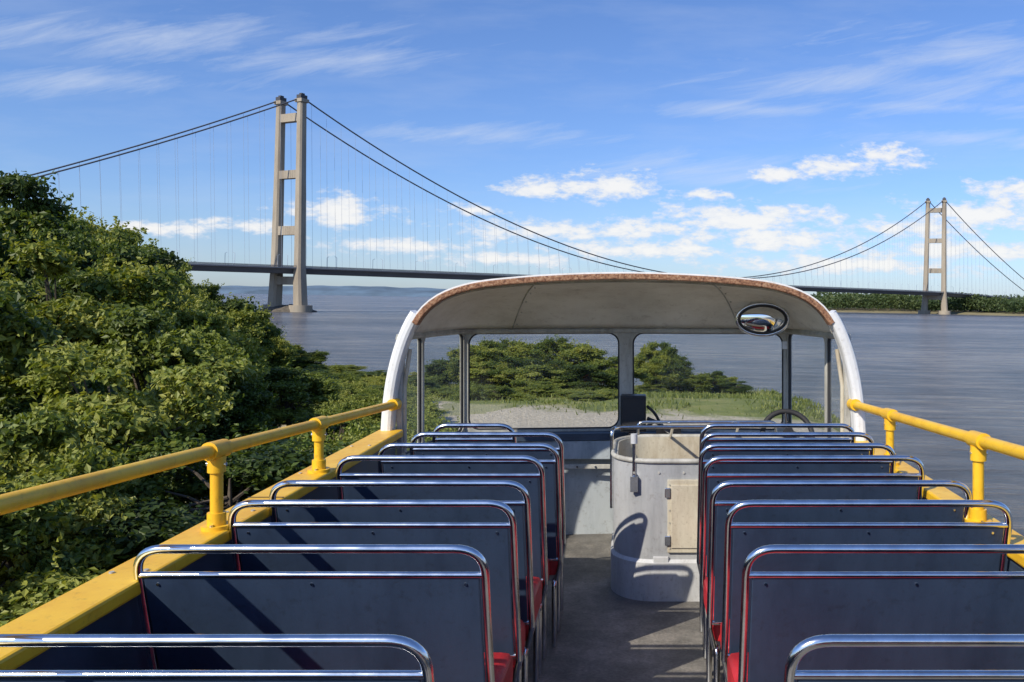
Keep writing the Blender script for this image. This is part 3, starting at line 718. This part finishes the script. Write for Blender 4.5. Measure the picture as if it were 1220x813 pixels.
def comb(a,c,s1,s2,z=0):
    n=N(nt,'ShaderNodeCombineXYZ'); nt.links.new(mth('MULTIPLY',a,s1),n.inputs[0]); nt.links.new(mth('MULTIPLY',c,s2),n.inputs[1]); n.inputs[2].default_value=z; return n.outputs[0]
def noise(vec,sc,det,rough=.6,dist=0):
    n=N(nt,'ShaderNodeTexNoise'); n.inputs['Scale'].default_value=sc; n.inputs['Detail'].default_value=det; n.inputs['Roughness'].default_value=rough; n.inputs['Distortion'].default_value=dist; nt.links.new(vec,n.inputs[0]); return n.outputs['Fac']
def field(lst):
    acc=None
    for px,py,sx,sy in lst:
        u0=(px-760)/1000; v0=(352-py+.01745*(px-760)+4.3)/1000
        a=mth('MULTIPLY_ADD',U,1000/sx,-u0*1000/sx); c=mth('MULTIPLY_ADD',V,1000/sy,-v0*1000/sy)
        d=mth('SQRT',mth('MULTIPLY_ADD',a,a,mth('MULTIPLY',c,c))); f=mth('SUBTRACT',1,d)
        acc=f if acc is None else mth('MAXIMUM',acc,f)
    return acc
cum=[(395,252,80,20),(715,222,75,20),(635,225,45,14),(885,261,125,20),(640,274,110,15),(755,273,90,15),(1057,188,55,15),(928,208,40,12),(985,199,55,14),(1212,227,60,17),(1180,256,120,20),(190,272,80,11),(475,293,110,12),(925,286,170,16),(1100,272,110,14),(770,298,140,13),(1150,300,180,15),(1010,316,200,13),(600,308,120,10),(290,268,60,9),(830,232,40,9),(560,250,40,8)]
F1=field(cum)
nz1=noise(comb(U,V,1,2.1),24,7,.62); nz2=noise(comb(U,V,1,2.4,5),70,4,.6)
cm=mth('ADD',F1,mth('MULTIPLY_ADD',mth('ADD',nz1,mth('MULTIPLY',nz2,.35)),3.2,-2.12))
cmask=mth('MULTIPLY',mth('DIVIDE',cm,.65,None,True),.92)
cir=[(170,45,420,38),(380,70,220,28),(1060,100,300,34),(1170,65,200,46),(900,130,180,14),(830,205,170,26),(1100,128,200,14),(90,95,220,22),(560,160,200,18),(1150,165,180,14)]
F2=field(cir)
sh_=mth('MULTIPLY_ADD',U,-.22,V)
nc1=noise(comb(U,sh_,1,6.5,2),6,8,.68,.4)
cm2=mth('ADD',F2,mth('MULTIPLY_ADD',nc1,3.4,-1.85)); cmask2=mth('MULTIPLY',mth('DIVIDE',cm2,1.5,None,True),.62)
hz=noise(comb(U,V,1,5,8),5,6,.6); veil=mth('MULTIPLY',mth('DIVIDE',mth('SUBTRACT',hz,.45),.4,None,True),.18)
low=mth('MULTIPLY',mth('SUBTRACT',1,mth('DIVIDE',V,.12,None,True),None,True),.25)
low=mth('MULTIPLY',low,nz1)
tot=mth('MAXIMUM',mth('MAXIMUM',cmask,cmask2),mth('ADD',veil,low),None,True)
up=mth('GREATER_THAN',sp.outputs[2],0); tot=mth('MULTIPLY',tot,up)
tr_=ramp(nt,[(0.0,(.68,.84,1.20)),(.10,(.72,.88,1.24)),(.5,(.80,1.0,1.38))]); nt.links.new(sp.outputs[2],tr_.inputs[0])
tint=N(nt,'ShaderNodeMixRGB',blend_type='MULTIPLY'); tint.inputs[0].default_value=1; nt.links.new(tr_.outputs[0],tint.inputs[2]); nt.links.new(sky.outputs[0],tint.inputs[1])
cc=N(nt,'ShaderNodeMixRGB'); cc.inputs[1].default_value=(5.6,6.2,7.3,1); cc.inputs[2].default_value=(8.0,7.9,7.7,1); nt.links.new(mth('MULTIPLY',cm,1.0,None,True),cc.inputs[0])
mx=N(nt,'ShaderNodeMixRGB'); nt.links.new(tot,mx.inputs[0]); nt.links.new(tint.outputs[0],mx.inputs[1]); nt.links.new(cc.outputs[0],mx.inputs[2])
nt.links.new(mx.outputs[0],bg.inputs[0]); nt.links.new(bg.outputs[0],out.inputs[0])
L=bpy.data.lights.new('sun','SUN'); L.energy=5.0; L.angle=math.radians(.55); L.color=(1,.92,.79); lo=bpy.data.objects.new('sun',L); COL.objects.link(lo)
lo.rotation_euler=(-sd).to_track_quat('-Z','Y').to_euler(); lo.location=(-30,-20,40)
# ---------------------------------------------------------------- CAMERA
cam=bpy.data.cameras.new('camera'); co=bpy.data.objects.new('camera',cam); COL.objects.link(co)
cam.sensor_width=36; cam.lens=36*1000/1220; cam.shift_x=-150/1220; cam.shift_y=-54.5/1220; cam.clip_start=.05; cam.clip_end=60000
co.matrix_world=R@Matrix.Rotation(math.radians(90),4,'X'); S.camera=co
S.view_settings.view_transform='Standard'; S.view_settings.look='None'; S.view_settings.exposure=0
